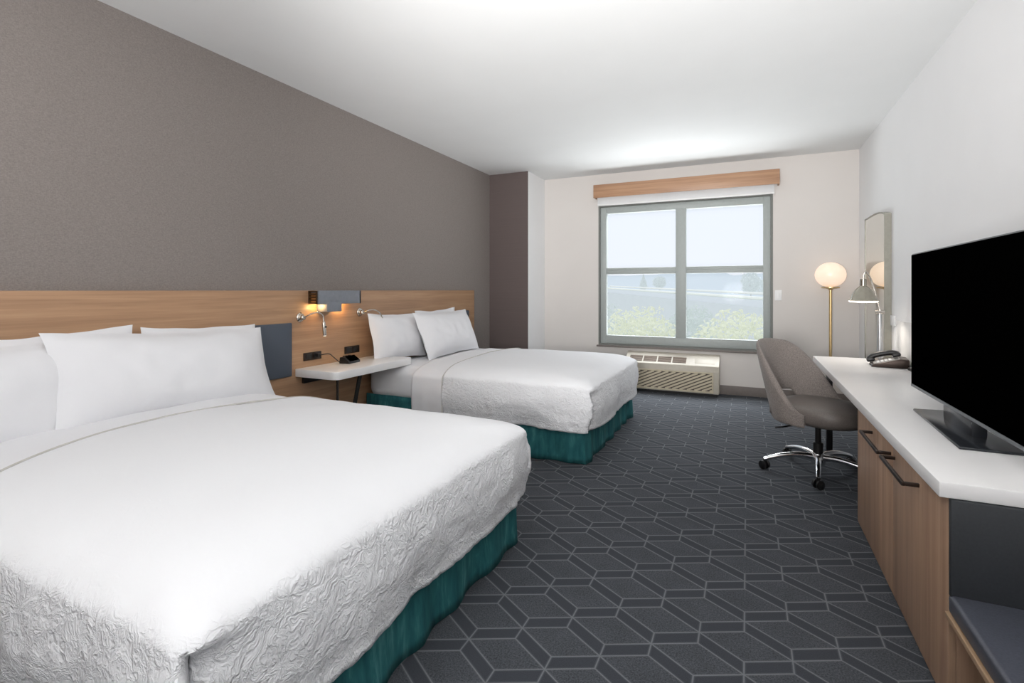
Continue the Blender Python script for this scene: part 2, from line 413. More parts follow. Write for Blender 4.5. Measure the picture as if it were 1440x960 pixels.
reading_lamp(2.745, 1.02, 'gooseneck reading lamp on the headboard, left of the wall sconce, head hanging down',
             [(-2.955, 2.745, 1.02), (-2.91, 2.76, 1.045), (-2.895, 2.81, 1.055), (-2.885, 2.85, 1.035), (-2.88, 2.856, .99)], (0, .012, -.11))
reading_lamp(3.378, 1.034, 'gooseneck reading lamp on the headboard, right of the wall sconce, bent towards the far bed',
             [(-2.955, 3.378, 1.034), (-2.91, 3.40, 1.052), (-2.895, 3.46, 1.05), (-2.885, 3.51, 1.02), (-2.88, 3.525, .985)], (0, .015, -.10))
# outlets
def outlet(y0, y1, z, label):
    t = thing('power_outlet', label, 'outlet', (-3.0, (y0+y1)/2, z), 'dark power outlets on the headboard')
    obj('outlet_plate', box(new(), -3.0, -2.99, y0, y1, z-.03, z+.03, .003), M['dark_bronze'], t)
    for k in (.28, .72):
        yc = y0+(y1-y0)*k
        obj('socket', box(new(), -2.992, -2.987, yc-.03, yc+.03, z-.02, z+.02, .002), M['black'], t)
    return t
o = outlet(2.775, 2.945, .722, 'dark power outlet under the left reading lamp with a black cord plugged in')
obj('plug', box(new(), -2.988, -2.955, 2.875, 2.905, .712, .74, .004), M['black'], o)
outlet(3.2, 3.37, .726, 'dark power outlet above the right half of the nightstand with nothing plugged in')

# nightstand
t = thing('nightstand', 'white floating bedside shelf between the two beds', 'nightstand', (-2.8, 3.12, 0))
r = .05
pts = [(-2.998, 2.70)]+[(-2.60-r+r*math.sin(a), 2.70+r-r*math.cos(a)) for a in [PI/2*k/6 for k in range(7)]]+[(-2.60-r+r*math.cos(a), 3.60-r+r*math.sin(a)) for a in [PI/2*k/6 for k in range(7)]]+[(-2.998, 3.60)]
obj('shelf_top', prism(new(), pts, .588, .645, .004), M['white_lam'], t)
obj('under_shelf_shade', box(new(), -2.998, -2.975, 2.76, 3.36, .53, .588, .002), M['dark_metal'], t)  # dark strip standing in for the shadow under the shelf
for (xa, ya, xb, yb) in ((-2.65, 2.76, -2.66, 2.77), (-2.68, 3.03, -2.76, 2.96)):
    b = new(); v0, v1 = [], []
    w_ = .006 if ya < 2.9 else .017
    for dx, dy in ((-.006, -w_), (.006, -w_), (.006, w_), (-.006, w_)):
        v0.append(b.verts.new((xb+dx, yb+dy, 0))); v1.append(b.verts.new((xa+dx, ya+dy, .589)))
    b.faces.new(v0[::-1]); b.faces.new(v1)
    for k in range(4): b.faces.new((v0[k], v0[(k+1) % 4], v1[(k+1) % 4], v1[k]))
    obj('leg', b, M['dark_metal'], t)
t = thing('alarm_clock', 'small black alarm clock on the white bedside shelf, wired to the outlet', 'clock', (-2.86, 3.12, .645))
M_ = Matrix.Translation((-2.87, 3.12, .645)) @ Matrix.Rotation(.15, 4, 'Z')
prof = [(-.045, 0), (.05, 0), (.045, .02), (.0, .052), (-.04, .05)]
b = prism(new(), prof, -.075, .075, .005, M_ @ Matrix(((1, 0, 0, 0), (0, 0, 1, 0), (0, 1, 0, 0), (0, 0, 0, 1)))); obj('clock_body', b, M['black'], t)
b = box(new(), -.03, .03, -.06, .06, 0, .004, .001, mtx=M_ @ Matrix.Translation((.025, 0, .037)) @ Matrix.Rotation(math.radians(36), 4, 'Y'))
obj('display', b, M['screen'], t)
for k in range(3): obj('button', box(new(), -.034, -.018, -.045+k*.035, -.025+k*.035, .05, .057, .002, mtx=M_), M['dark_bronze'], t)
obj('cord', tube(new(), spline([(-2.957, 2.9, .726), (-2.93, 2.96, .73), (-2.92, 3.0, .70), (-2.91, 3.04, .664), (-2.905, 3.06, .653)]), .0035, 8), M['black'], t)

# ================================================================== BEDS
def prof_z(d, top):
    q = max(0, 1-max(d, 0)/.24)
    return top-.06*math.exp(-max(d, 0)/.45)-.075*(1-math.sqrt(max(0, 1-q*q)))
def fbm(x, y, z, s): return noise.noise(Vector((x*s, y*s, z*s)))
def drape(xh, xf, y0, y1, zh, top, seed, off):
    W = y1-y0; lev = []
    nt = 30
    for k in range(nt): lev.append(((W/2)*(1-k/nt)**1.7, None, 0.0))
    zs = prof_z(0, top); ns = 20
    for k in range(ns+1): s = k/ns; lev.append((-.016*math.sin(PI*min(1, s*1.15))*(1 if s < .87 else 1), zs+(zh-zs)*s, s))
    b = new(); rings = []
    n1, nc, n2 = 84, 9, 70
    for d, z, s in lev:
        dd = max(d, 0); r = min(.06+.5*dd, max(W/2-dd-1e-4, 1e-4)); ya, yb, xe = y0+d, y1-d, xf-d
        P = []; ha, hb = xh+off(ya), xh+off(yb)
        for k in range(n1): P.append((ha+(xe-r-ha)*k/n1, ya, 0, -1))
        for k in range(nc): a = PI/2*k/nc; P.append((xe-r+r*math.sin(a), ya+r-r*math.cos(a), math.sin(a), -math.cos(a)))
        for k in range(n2): P.append((xe, ya+r+(yb-ya-2*r)*k/n2, 1, 0))
        for k in range(nc): a = PI/2*k/nc; P.append((xe-r+r*math.cos(a), yb-r+r*math.sin(a), math.cos(a), math.sin(a)))
        for k in range(n1+1): P.append((xe-r-(xe-r-hb)*k/n1, yb, 0, 1))
        ring = []
        for (x, y, nx, ny) in P:
            zz = prof_z(dd, top) if z is None else z
            if z is None:
                zz += .006*fbm(x, y, seed, 3.5)
                if d < .25: zz += .004*fbm(x, y, seed+3, 14)*(1-d/.25)
            else:
                q = min(1, s*2.2)
                o = q*(.010*fbm(x, y, zz+seed, 5)+.011*abs(fbm(x, y, zz*.7+seed, 13))+.005*fbm(x, y, zz+seed, 30))
                o += .012*s*math.sin((x*9+y*9)+3*fbm(x, y, seed, 2))
                for yc, sg in ((y0+.022, 1), (y1-.022, -1)):        # tucked corner folds on the foot face
                    e = (y-yc)*sg
                    if nx > .6 and e > -.012: o -= (.075 if sg > 0 else .02)*min(1, s*7)*math.exp(-max(e, 0)/.07)*min(1, (e+.012)/.012)
                x += nx*o; y += ny*o
                zz += s*(.010*fbm(x, y, seed+5, 4)+.006*fbm(x, y, seed+5, 16))
            ring.append(b.verts.new((x, y, zz)))
        rings.append(ring)
    for A, B in zip(rings, rings[1:]):
        for k in range(len(A)-1): b.faces.new((A[k], A[k+1], B[k+1], B[k]))
    bmesh.ops.remove_doubles(b, verts=b.verts[:], dist=.0006)
    bmesh.ops.recalc_face_normals(b, faces=b.faces[:])
    if sum(f.normal.z for f in b.faces) < 0: bmesh.ops.reverse_faces(b, faces=b.faces[:])
    return b
def band(xh, xe, y0, y1, zh, top, seed):
    W = y1-y0; prof = []
    for k in range(15): s = 1-k/14; prof.append((0-.012*math.sin(PI*s), prof_z(0, top)+(zh-prof_z(0, top))*s, s))
    for k in range(1, 26): d = (W/2)*(k/25)**1.7; prof.append((d, prof_z(d, top), 0))
    full = [(y0+d, z, s, -1) for d, z, s in prof]+[(y1-d, z, s, 1) for d, z, s in prof[:-1][::-1]]
    b = new(); rows = []; nx = 22
    for i in range(nx+1):
        x = xh+(xe-xh)*i/nx; row = []
        for (y, z, s, sg) in full:
            o = s*(.008*fbm(x, y, z+seed, 6)+.006*fbm(x, y, z+seed, 15))
            row.append(b.verts.new((x, y+sg*o, z+.007*fbm(x, y, seed, 6)*(1-s))))
        rows.append(row)
    for A, B in zip(rows, rows[1:]):
        for k in range(len(A)-1): b.faces.new((A[k], B[k], B[k+1], A[k+1]))
    bmesh.ops.recalc_face_normals(b, faces=b.faces[:])
    if sum(f.normal.z for f in b.faces) < 0: bmesh.ops.reverse_faces(b, faces=b.faces[:])
    return b
def solid(o, th):
    m = o.modifiers.new('thickness', 'SOLIDIFY'); m.thickness = th; m.offset = -1; return o
def skirt(xh, xf, y0, y1, zt, seed):
    P = []; step = .014; r = .02
    n = int((xf-xh)/step)
    for k in range(n): P.append((xh+(xf-xh)*k/n, y0, 0, -1))
    n = int((y1-y0)/step)
    for k in range(n): P.append((xf, y0+(y1-y0)*k/n, 1, 0))
    n = int((xf-xh)/step)
    for k in range(n+1): P.append((xf-(xf-xh)*k/n, y1, 0, 1))
    b = new(); rows = []
    for j in range(9):
        s = j/8; row = []
        for i, (x, y, nx, ny) in enumerate(P):
            u = i*step
            o = (.3+.7*s)*(.010*math.sin(u*22+4*noise.noise(Vector((u*2.1, seed, 0))))+.012*noise.noise(Vector((u*7, seed, s*.6)))+.004*noise.noise(Vector((u*25, seed, s*2))))+.012*s
            row.append(b.verts.new((x+nx*o, y+ny*o, zt*(1-s)+.004)))
        rows.append(row)
    for A, B in zip(rows, rows[1:]):
        for k in range(len(A)-1): b.faces.new((A[k], A[k+1], B[k+1], B[k]))
    bmesh.ops.recalc_face_normals(b, faces=b.faces[:])
    return b
def SEAM(y):
    q = min(1.15, max(0, (1.3-y)/.52)); p = max(0, (y-1.4)/.72)
    return .165*q*q+.10*p*p
def make_bed(y0, y1, seed, label, dl, sl, xseam, xfold, off=lambda y: 0):
    t = thing('bed', label, 'bed', (-2.0, (y0+y1)/2, 0))
    obj('mattress', box(new(), -2.972, -1.06, y0+.055, y1-.055, .30, .585, .085, 5), M['linen'], t)
    obj('box_base', box(new(), -2.972, -1.07, y0+.075, y1-.075, .06, .298, .01), M['charcoal'], t)
    o = solid(obj('bed_skirt', skirt(-2.97, -1.028, y0+.045, y1-.045, .335, seed), M['teal'], t), .004); o['label'] = 'teal velvet bed skirt'
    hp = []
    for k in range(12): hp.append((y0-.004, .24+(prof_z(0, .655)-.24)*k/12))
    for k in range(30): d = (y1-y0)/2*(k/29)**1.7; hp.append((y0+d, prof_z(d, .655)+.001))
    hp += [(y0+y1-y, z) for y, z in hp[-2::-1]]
    hem_shade = tube(new(), [(xseam+off(y)-.002, y, z) for y, z in hp], .0045, 8)  # grey tube painting the thin shadow line at the duvet's head edge
    d = solid(obj('duvet', drape(xseam, -.965, y0, y1, .232, .655, seed, off), M['duvet'], sharp=80), .008); tag(d, dl, 'duvet', 'white duvets on the beds'); obj('hem_shade', hem_shade, M['hem_shade'], d)
    s = solid(obj('folded_sheet', band(xfold, xseam+(.03 if seed > 5 else .36), y0+.011, y1-.011, .245, .643, seed), M['linen'], sharp=80), .004); tag(s, sl, 'sheet', 'white folded sheets on the beds')
make_bed(.600, 2.30, 1.7, 'near bed with teal bed skirt, closest to the camera', 'white crinkled duvet spread over the near bed', 'white sheet folded back below the pillows of the near bed', -2.395, -2.93, lambda y: SEAM(y))
make_bed(3.385, 5.03, 8.3, 'far bed with teal bed skirt, beside the window end of the room', 'white crinkled duvet spread over the far bed', 'white sheet folded back below the pillows of the far bed', -2.17, -2.47)

def pillow_bm(w, h, t, seed):
    b = new(); n, m = 44, 30; V = {}
    for sgn in (1, -1):
        for i in range(n+1):
            for j in range(m+1):
                x = -1+2*i/n; y = -1+2*j/m
                edge = i in (0, n) or j in (0, m)
                if edge and sgn < 0: V[(sgn, i, j)] = V[(1, i, j)]; continue
                fx = 1-.055*(1-y*y); fy = 1-.075*(1-x*x)
                px, py = x*fx*w/2, y*fy*h/2
                k = max(0, (1-min(1, abs(x)*1.035)**3.2)*(1-min(1, abs(y)*1.06)**2.6))**.62
                # flat flange round the edge
                z = sgn*t/2*k + (.004*sgn if not edge else 0)
                z += .010*noise.noise(Vector((px*5, py*5, seed+sgn)))*k + .006*noise.noise(Vector((px*13, py*13, seed+sgn*2)))*k
                z += .014*noise.noise(Vector((px*6, py*6, seed+9)))*(1-k)+.010*abs(noise.noise(Vector((px*4+py*7, py*3-px*6, seed+4))))*k*sgn
                py += .010*noise.noise(Vector((px*5, seed, 3)))*(abs(y)**3)
                V[(sgn, i, j)] = b.verts.new((px, py, z))
    for sgn in (1, -1):
        for i in range(n):
            for j in range(m):
                q = [V[(sgn, i, j)], V[(sgn, i+1, j)], V[(sgn, i+1, j+1)], V[(sgn, i, j+1)]]
                b.faces.new(q if sgn > 0 else q[::-1])
    return b
def pillow(label, y, x, z, w, h, t, lean, roll=0.0, yaw=0.0, seed=0):
    o = obj('pillow', pillow_bm(w, h, t, seed), M['linen'], sharp=80)
    tag(o, label, 'pillow', 'white pillows on the beds')
    # local x -> world +Y, local y -> up, local z -> +X (into the room); lean tilts the top towards the wall
    base = Matrix(((0, 0, 1, 0), (1, 0, 0, 0), (0, 1, 0, 0), (0, 0, 0, 1)))
    o.matrix_world = Matrix.Translation((x, y, z)) @ Matrix.Rotation(yaw, 4, 'Z') @ Matrix.Rotation(-lean, 4, 'Y') @ Matrix.Rotation(roll, 4, 'X') @ base
    return o
pillow('white pillow at the back of the near bed, its tip peeking between front pillows', 1.22, -2.905, .80, .74, .46, .13, .12, .03, seed=1)
pillow('white pillow at the back of the near bed, on the bedside shelf side', 1.96, -2.905, .785, .70, .46, .13, .12, -.03, seed=2)
pillow('large white pillow propped at the front of the near bed, on the bedside shelf side', 1.72, -2.765, .785, 1.16, .47, .20, .34, -.045, .05, seed=3)
pillow('white front pillow of the near bed, cut off at the left edge of the photo', .66, -2.79, .785, 1.26, .46, .22, .30, -.03, .0, seed=4)
pillow('white pillow against the pad of the far bed, next to the bedside shelf', 3.73, -2.86, .81, .70, .42, .15, .22, -.02, -.05, seed=5)
pillow('white pillow at the back of the far bed, hidden behind the big front pillow', 4.43, -2.89, .81, .74, .44, .13, .13, .02, seed=6)
pillow('large white pillow propped at the front of the far bed, on the window side', 4.36, -2.72, .80, 1.06, .46, .19, .38, .0, .05, seed=7)

# ================================================================== AIR CONDITIONER
t = thing('air_conditioner', 'low beige wall air conditioner unit on the floor under the window', 'air conditioner', (-.83, 6.33, 0))
px0, px1, py0 = -1.37, -.292, 6.22
obj('toe_shade', box(new(), px0+.02, px1-.02, py0+.02, YB-.016, .0, .04), M['black'], t)  # black box painting the shadow strip below the case
prof = [(py0, .032), (py0, .285), (py0+.012, .345), (YB-.016, .462), (YB-.016, .032)]
b = prism(new(), prof, px0, px1, .006, Matrix(((0, 0, 1, 0), (1, 0, 0, 0), (0, 1, 0, 0), (0, 0, 0, 1)))); obj('case', b, M['ptac'], t)
b = new(); box(b, px0+.015, px1-.06, py0-.012, py0+.002, .045, .062, .002); box(b, px0+.015, px1-.06, py0-.012, py0+.002, .262, .276, .002)
box(b, px0+.015, px0+.03, py0-.012, py0+.002, .062, .262, .002); box(b, px1-.075, px1-.06, py0-.012, py0+.002, .062, .262, .002); obj('grille_frame', b, M['ptac_slat'], t)
obj('grille_backing', box(new(), px0+.03, px1-.075, py0-.003, py0+.001, .062, .262), M['ptac_dark'], t, smooth=False)
b = new(); gx0, gx1, gz0, gz1 = px0+.03, px1-.075, .062, .262; sl = .45
x = gx0-(gz1-gz0)/sl
while x < gx1:
    # one diagonal slat from (x, gz0) rising to the right, clipped to the grille
    xa, za, xb, zb = x, gz0, x+(gz1-gz0)/sl, gz1
    if xa < gx0: za += (gx0-xa)*sl; xa = gx0
    if xb > gx1: zb -= (xb-gx1)*sl; xb = gx1
    if xb-xa > .02:
        ln = math.hypot(xb-xa, zb-za)
        m_ = Matrix.Translation(((xa+xb)/2, py0-.005, (za+zb)/2)) @ Matrix.Rotation(-math.atan2(zb-za, xb-xa), 4, 'Y')
        box(b, -ln/2, ln/2, -.005, .004, -.0105, .0105, mtx=m_)
    x += .082
obj('grille_slats', b, M['ptac_slat'], t)
sx_ = math.atan2(.462-.345, YB-.016-py0-.012)
for k in range(4):
    xa = -1.32+k*.17
    m_ = Matrix.Translation((xa, py0+.04, .3595)) @ Matrix.Rotation(sx_, 4, 'X')
    v = obj('air_vent', box(new(), 0, .155, .005, .12, -.004, .0015, mtx=m_), M['ptac_dark'], t)
    b = new()
    for j in range(5): box(b, .0, .155, .012+j*.023, .02+j*.023, 0, .006, .001, mtx=m_)
    obj('vent_slats', b, M['vent_slat'], v)
m_ = Matrix.Translation((-.56, py0+.05, .3635)) @ Matrix.Rotation(sx_, 4, 'X')
obj('control_cover', box(new(), 0, .22, 0, .12, -.004, .003, .001, mtx=m_), M['ptac'], t)

# ================================================================== DESK, CABINET, BENCH
XC = .525; YE = 1.855; YC = 3.18
t = thing('desk', 'long white desk top running along the right wall under the television', 'desk', (.8, 3.4, 0))
obj('desk_top', box(new(), .500, 1.078, YE-.012, 4.935, .625, .67, .004), M['white_lam'], t)
obj('leg', box(new(), .535, .575, 4.42, 4.46, 0, .625, .003), M['black'], t)
obj('support_panel', box(new(), 1.055, 1.078, YC+.01, 4.92, .52, .625, .002), M['white_lam'], t)
t = thing('cabinet', 'oak cabinet with two doors under the near half of the white desk top', 'cabinet', (.8, 2.5, 0))
obj('carcass', box(new(), XC+.018, 1.076, YE, YC, 0, .624, .002), M['oak_v'], t)
ym = 2.47
for (ya, yb, ha, hb) in ((YE+.001, ym-.0015, 2.125, 2.445), (ym+.0015, YC-.001, 2.495, 2.84)):
    dr = obj('door', box(new(), XC, XC+.018, ya, yb, .012, .622, .0015), M['oak_v'], t)
    b = new(); z = .562
    box(b, XC-.050, XC-.040, ha, hb, z-.007, z+.007, .0015)
    for y in (ha+.006, hb-.006): box(b, XC-.044, XC+.001, y-.006, y+.006, z-.006, z+.006, .001)
    h_ = obj('handle', b, M['dark_bronze'], dr); h_['label'] = 'dark bronze bar handle'
t = thing('bench', 'low bench with dark leather cushion at the near end of the oak cabinet', 'bench', (.79, 1.2, 0))
obj('seat_cushion', box(new(), .522, 1.074, .25, YE-.003, .298, .352, .012, 3), M['leather'], t)
o = obj('seat_board', box(new(), .516, 1.074, .23, YE-.002, .282, .298, .002), M['oak_edge'], t)
o = obj('back_panel', box(new(), XC, 1.074, YE-.02, YE-.001, .345, .624, .003, 2), M['charcoal'], t); o['label'] = 'charcoal upholstered end panel'
obj('side_panel', box(new(), .53, 1.074, .24, .27, 0, .282, .002), M['oak_v'], t)

# television
t = thing('television', 'black flat screen television standing on the white desk top', 'television', (.78, 2.56, .67))
TX, ty0, ty1, tz0, tz1 = .75, 1.985, 3.176, .738, 1.403
obj('housing', box(new(), TX+.004, TX+.035, ty0, ty1, tz0, tz1, .003), M['tv_edge'], t)
obj('rear_cover', box(new(), TX+.034, TX+.065, ty0+.15, ty1-.15, tz0+.08, tz1-.2, .012), M['black'], t)
obj('screen', box(new(), TX, TX+.006, ty0+.006, ty1-.006, tz0+.014, tz1-.006, .001), M['screen'], t)
o = obj('lower_bezel', box(new(), TX-.001, TX+.01, ty0+.002, ty1-.002, tz0, tz0+.014, .002), M['tv_edge'], t)
b = prism(new(), [(.688, 2.88), (.664, 2.242), (.845, 2.242), (.835, 2.9)], .67, .68, .003); st = obj('stand_base', b, M['tv_base'], t)
obj('stand_neck', box(new(), TX+.002, TX+.05, 2.42, 2.72, .678, .76, .006), M['tv_base'], t)
# phone
t = thing('telephone', 'dark desk telephone at the far end of the white desk top', 'telephone', (.93, 4.5, .67))
PM = Matrix.Translation((.935, 4.49, .67)) @ Matrix.Rotation(math.radians(-8), 4, 'Z')
SW = Matrix(((1, 0, 0, 0), (0, 0, 1, 0), (0, 1, 0, 0), (0, 0, 0, 1)))
prof = [(-.115, 0), (.105, 0), (.105, .062), (.06, .066), (-.105, .018)]
obj('phone_body', prism(new(), prof, -.11, .11, .006, PM @ SW), M['dark_bronze'], t)
ang = math.atan2(.048, .165)
FM = PM @ Matrix.Translation((-.105, 0, .0185)) @ Matrix.Rotation(-ang, 4, 'Y')
fp = obj('faceplate', box(new(), .008, .165, -.10, .02, 0, .004, .0015, mtx=FM), M['ivory'], t)
for i in range(4):
    for j in range(3): obj('key', box(new(), .03+i*.024, .046+i*.024, -.085+j*.03, -.063+j*.03, .003, .008, .0015, mtx=FM), M['white_pl'], fp)
obj('display', box(new(), .135, .16, -.09, .01, .003, .006, .001, mtx=FM), M['black'], fp)
hp = [(-.01, .065, .022), (.02, .065, .038), (.08, .065, .042), (.14, .065, .036), (.17, .065, .020)]
b = tube(new(), [FM @ Vector(p) for p in spline(hp, 5)], .019, 14)
for xx in (.0, .16): box(b, xx-.026, xx+.026, .035, .095, .004, .03, .009, 3, mtx=FM)
obj('handset', b, M['black'], t)
cp = [FM @ Vector((-.02, .07, .012))]
for k in range(60):
    s = k/59; c = Vector((.84-.02*math.sin(s*PI), 4.56-.14*s, .679+.0*s)); cp.append(c+Vector((.006*math.cos(k*1.6), 0, .006*math.sin(k*1.6))))
obj('coiled_cord', tube(new(), cp, .002, 6), M['black'], t)
tag(obj('remote_control', box(new(), 1.0, 1.05, 4.14, 4.32, .67, .69, .006, 3), M['black']), 'black remote control on the desk just behind the television edge', 'remote')
# wall panel behind the television and small plate
b = box(new(), 1.06, 1.08, 2.3, 4.89, .67, .985, .004)
tag(obj('wall_panel', b, M['white_pl']), 'low white backsplash panel on the wall behind the television', 'panel')
t = thing('wall_socket', 'small white socket plate on the wall left of the white backsplash panel', 'socket', (1.08, 5.13, 1.0))
obj('socket_plate', box(new(), 1.07, 1.08, 4.99, 5.27, .93, 1.015, .003), M['white_pl'], t)
# desk lamp
t = thing('desk_lamp', 'silver desk lamp with lit dome shade behind the telephone', 'lamp', (.937, 4.80, .67))
LX, LY = .937, 4.80
obj('base', lathe(new(), [(0, 0), (.085, 0), (.085, .012), (.07, .02), (.02, .026), (0, .026)], (LX, LY, .67)), M['nickel'], t)
obj('stem', lathe(new(), [(.0, .02), (.021, .02), (.019, .12), (.0125, .37), (0, .372)], (LX, LY, .67), 24), M['silver'], t)
b = tube(new(), [(LX-.03, LY, 1.05), (LX+.03, LY, 1.05)], .016, 18); tube(b, [(LX, LY, 1.035), (LX, LY, 1.07)], .014, 14); obj('knuckle', b, M['nickel'], t)
sh = Vector((.826, 4.78, 0))          # shade axis
obj('arm', tube(new(), spline([(LX, LY, 1.06), (LX-.02, LY, 1.16), (LX-.06, LY-.005, 1.31), (sh.x+.016, sh.y, 1.365), (sh.x+.002, sh.y, 1.335), (sh.x, sh.y, 1.31)], 8), .006, 10), M['nickel'], t)
outer = [(.018, .0), (.022, -.005), (.022, -.055), (.03, -.062), (.055, -.085), (.078, -.125), (.088, -.158), (.103, -.17), (.102, -.173)]
inner = [(.086, -.160), (.075, -.126), (.052, -.09), (.02, -.07), (0, -.07)]
s_ = obj('shade', lathe(new(), [(0, 0)]+outer+inner, (sh.x, sh.y, 1.31), 40), M['lamp_metal'], t)
obj('diffuser', lathe(new(), [(0, -.168), (.095, -.168), (.099, -.174), (.09, -.184), (0, -.188)], (sh.x, sh.y, 1.31), 36), M['bulb'], t)
obj('bulb', lathe(new(), [(0, -.075), (.03, -.09), (.045, -.125), (.04, -.15), (.02, -.166), (0, -.17)], (sh.x, sh.y, 1.31), 24), M['bulb'], t)
L_ = bpy.data.lights.new('desk_lamp_light', 'SPOT'); L_.energy = 5; L_.color = (1, .9, .78); L_.spot_size = 2.2; L_.shadow_soft_size = .05
o = bpy.data.objects.new('desk_lamp_light', L_); COL.objects.link(o); o.location = (sh.x, sh.y, 1.10)

# mirror
def arch(x, y0, y1, z0, z1, inset, rise=.045, n=14):
    y0 += inset; y1 -= inset; z0 += inset; z1 -= inset; P = [(y0, z0), (y1, z0)]
    # shallow arched head with softened near shoulder
    for k in range(n+1):
        s = k/n; y = y1+(y0-y1)*s; u = max(0, (s-.45)/.55)
        P.append((y, z1-rise*u**2.2))
    return P
YX = Matrix(((0, 0, 1, 0), (1, 0, 0, 0), (0, 1, 0, 0), (0, 0, 0, 1)))
t = thing('wall_mirror', 'tall narrow wall mirror with thin dark frame, behind the desk lamp', 'mirror', (1.07, 5.7, .3))
b = new(); A = arch(0, 5.115, 5.90, .32, 1.905, 0); B = arch(0, 5.115, 5.90, .32, 1.905, .011)
n = len(A); vs = [[b.verts.new((x, y, z)) for (y, z) in P] for x, P in ((1.079, A), (1.030, A), (1.030, B), (1.040, B))]
for a_, c_ in ((0, 1), (1, 2), (2, 3)):
    for k in range(n): b.faces.new((vs[a_][k], vs[a_][(k+1) % n], vs[c_][(k+1) % n], vs[c_][k]))
bmesh.ops.recalc_face_normals(b, faces=b.faces[:]); obj('frame', b, M['mirror_frame'], t)
obj('mirror_glass', prism(new(), B, 1.035, 1.045, 0, YX), M['mirror'], t, smooth=False)

# floor lamp
t = thing('floor_lamp', 'brass floor lamp with a lit white globe in the back right corner', 'lamp', (.792, 6.25, 0))
FX, FY = .792, 6.25
obj('base', lathe(new(), [(0, 0), (.14, 0), (.14, .014), (.125, .022), (.02, .03), (0, .03)], (FX, FY, 0)), M['brass'], t)
obj('pole', tube(new(), [(FX, FY, .025), (FX, FY, 1.245)], .0135, 18), M['brass'], t)
obj('collar', lathe(new(), [(0, 1.225), (.02, 1.225), (.03, 1.235), (.085, 1.243), (.085, 1.254), (0, 1.256)], (FX, FY, 0)), M['brass'], t)
g_ = [(0, 1.252)]+[(.142*math.cos(a), 1.382+.131*math.sin(a)) for a in [(-60+150*k/28)*PI/180 for k in range(28)]]+[(0, 1.513)]
obj('globe_shade', lathe(new(), g_, (FX, FY, 0), 48), M['globe'], t)

# ================================================================== OFFICE CHAIR (built facing +X, then turned)
t = thing('office_chair', 'taupe upholstered swivel chair on chrome star base, pushed to the desk', 'chair')
def shell():
    b = new(); nphi, nz = 60, 14; PH = 104
    def zt(p):
        a = abs(p)
        k = min(1, max(0, (a-30)/(PH-30))); s = k*k*(3-2*k)
        return .87-.03*min(1, a/40)**2-(.87-.45)*s**1.0*.98
    def zb(p):
        a = abs(p)
        if a < 26: return .505
        k = min(1, (a-26)/14); s = k*k*(3-2*k)
        return .505-(.505-.345)*s
    inn, out = [], []
    for i in range(nphi+1):
        p = -PH+2*PH*i/nphi; a = math.radians(180+p); ri, ro = [], []
        top, bot = zt(p), zb(p)
        for j in range(nz+1):
            s = j/nz; z = bot+(top-bot)*s
            lean = .11*max(0, (z-.42))/.42
            rx, ry = .268+lean*1.0, .275+lean*.45
            th = .022*(max(.05, 1-abs(2*s-1)**6))**.5
            ends = min(1, min(i, nphi-i)/3); th *= (.25+.75*ends)
            for R, sg in ((ri, -1), (ro, 1)):
                R.append(b.verts.new((math.cos(a)*(rx+sg*th), math.sin(a)*(ry+sg*th), z)))
        inn.append(ri); out.append(ro)
    for i in range(nphi):
        for j in range(nz):
            b.faces.new((inn[i][j], inn[i+1][j], inn[i+1][j+1], inn[i][j+1]))
            b.faces.new((out[i][j], out[i][j+1], out[i+1][j+1], out[i+1][j]))
        b.faces.new((inn[i][0], out[i][0], out[i+1][0], inn[i+1][0]))
        b.faces.new((inn[i][nz], inn[i+1][nz], out[i+1][nz], out[i][nz]))
    for i in (0, nphi):
        for j in range(nz): b.faces.new((inn[i][j], inn[i][j+1], out[i][j+1], out[i][j]))
    bmesh.ops.recalc_face_normals(b, faces=b.faces[:]); return b
o = obj('backrest', shell(), M['fabric'], t, sharp=70); m = o.modifiers.new('sub', 'SUBSURF'); m.levels = 1; m.render_levels = 1
def seat():
    b = new(); n = 56; rings = []
    prof = [(0, .355), (.7, .352), (.92, .358), (1.0, .385), (1.0, .43), (.97, .455), (.88, .468), (.6, .476), (.3, .479), (0, .48)]
    for r, z in prof:
        if r == 0: rings.append([b.verts.new((.02, 0, z))]); continue
        R = []
        for k in range(n):
            a = 2*PI*k/n; c, s = math.cos(a), math.sin(a)
            e = 2/3.0; x = math.copysign(abs(c)**e, c)*(.285 if c > 0 else .262); y = math.copysign(abs(s)**e, s)*.262
            fr = max(0, x*r-.14)/.14
            R.append(b.verts.new((x*r+.02*(c > 0), y*r, z-.02*fr*fr*(z > .42))))
        rings.append(R)
    for A, B in zip(rings, rings[1:]):
        for k in range(n):
            j = (k+1) % n
            if len(A) == 1: b.faces.new((A[0], B[j], B[k]))
            elif len(B) == 1: b.faces.new((A[k], A[j], B[0]))
            else: b.faces.new((A[k], A[j], B[j], B[k]))
    bmesh.ops.recalc_face_normals(b, faces=b.faces[:]); return b
obj('seat', seat(), M['seat'], t, sharp=80)
obj('mechanism', box(new(), -.10, .12, -.06, .06, .315, .354, .008), M['black'], t)
obj('column', lathe(new(), [(0, .09), (.03, .09), (.03, .20), (.018, .205), (.018, .32), (0, .32)], (0, 0, 0), 24), M['dark_metal'], t)
obj('height_lever', tube(new(), spline([(-.02, -.05, .335), (-.05, -.16, .33), (-.09, -.25, .318), (-.12, -.29, .312)]), .006, 8), M['black'], t)
obj('hub', lathe(new(), [(0, .06), (.042, .06), (.045, .09), (.04, .125), (.032, .135), (0, .135)], (0, 0, 0), 28), M['chrome'], t)
CH = math.radians(-35)
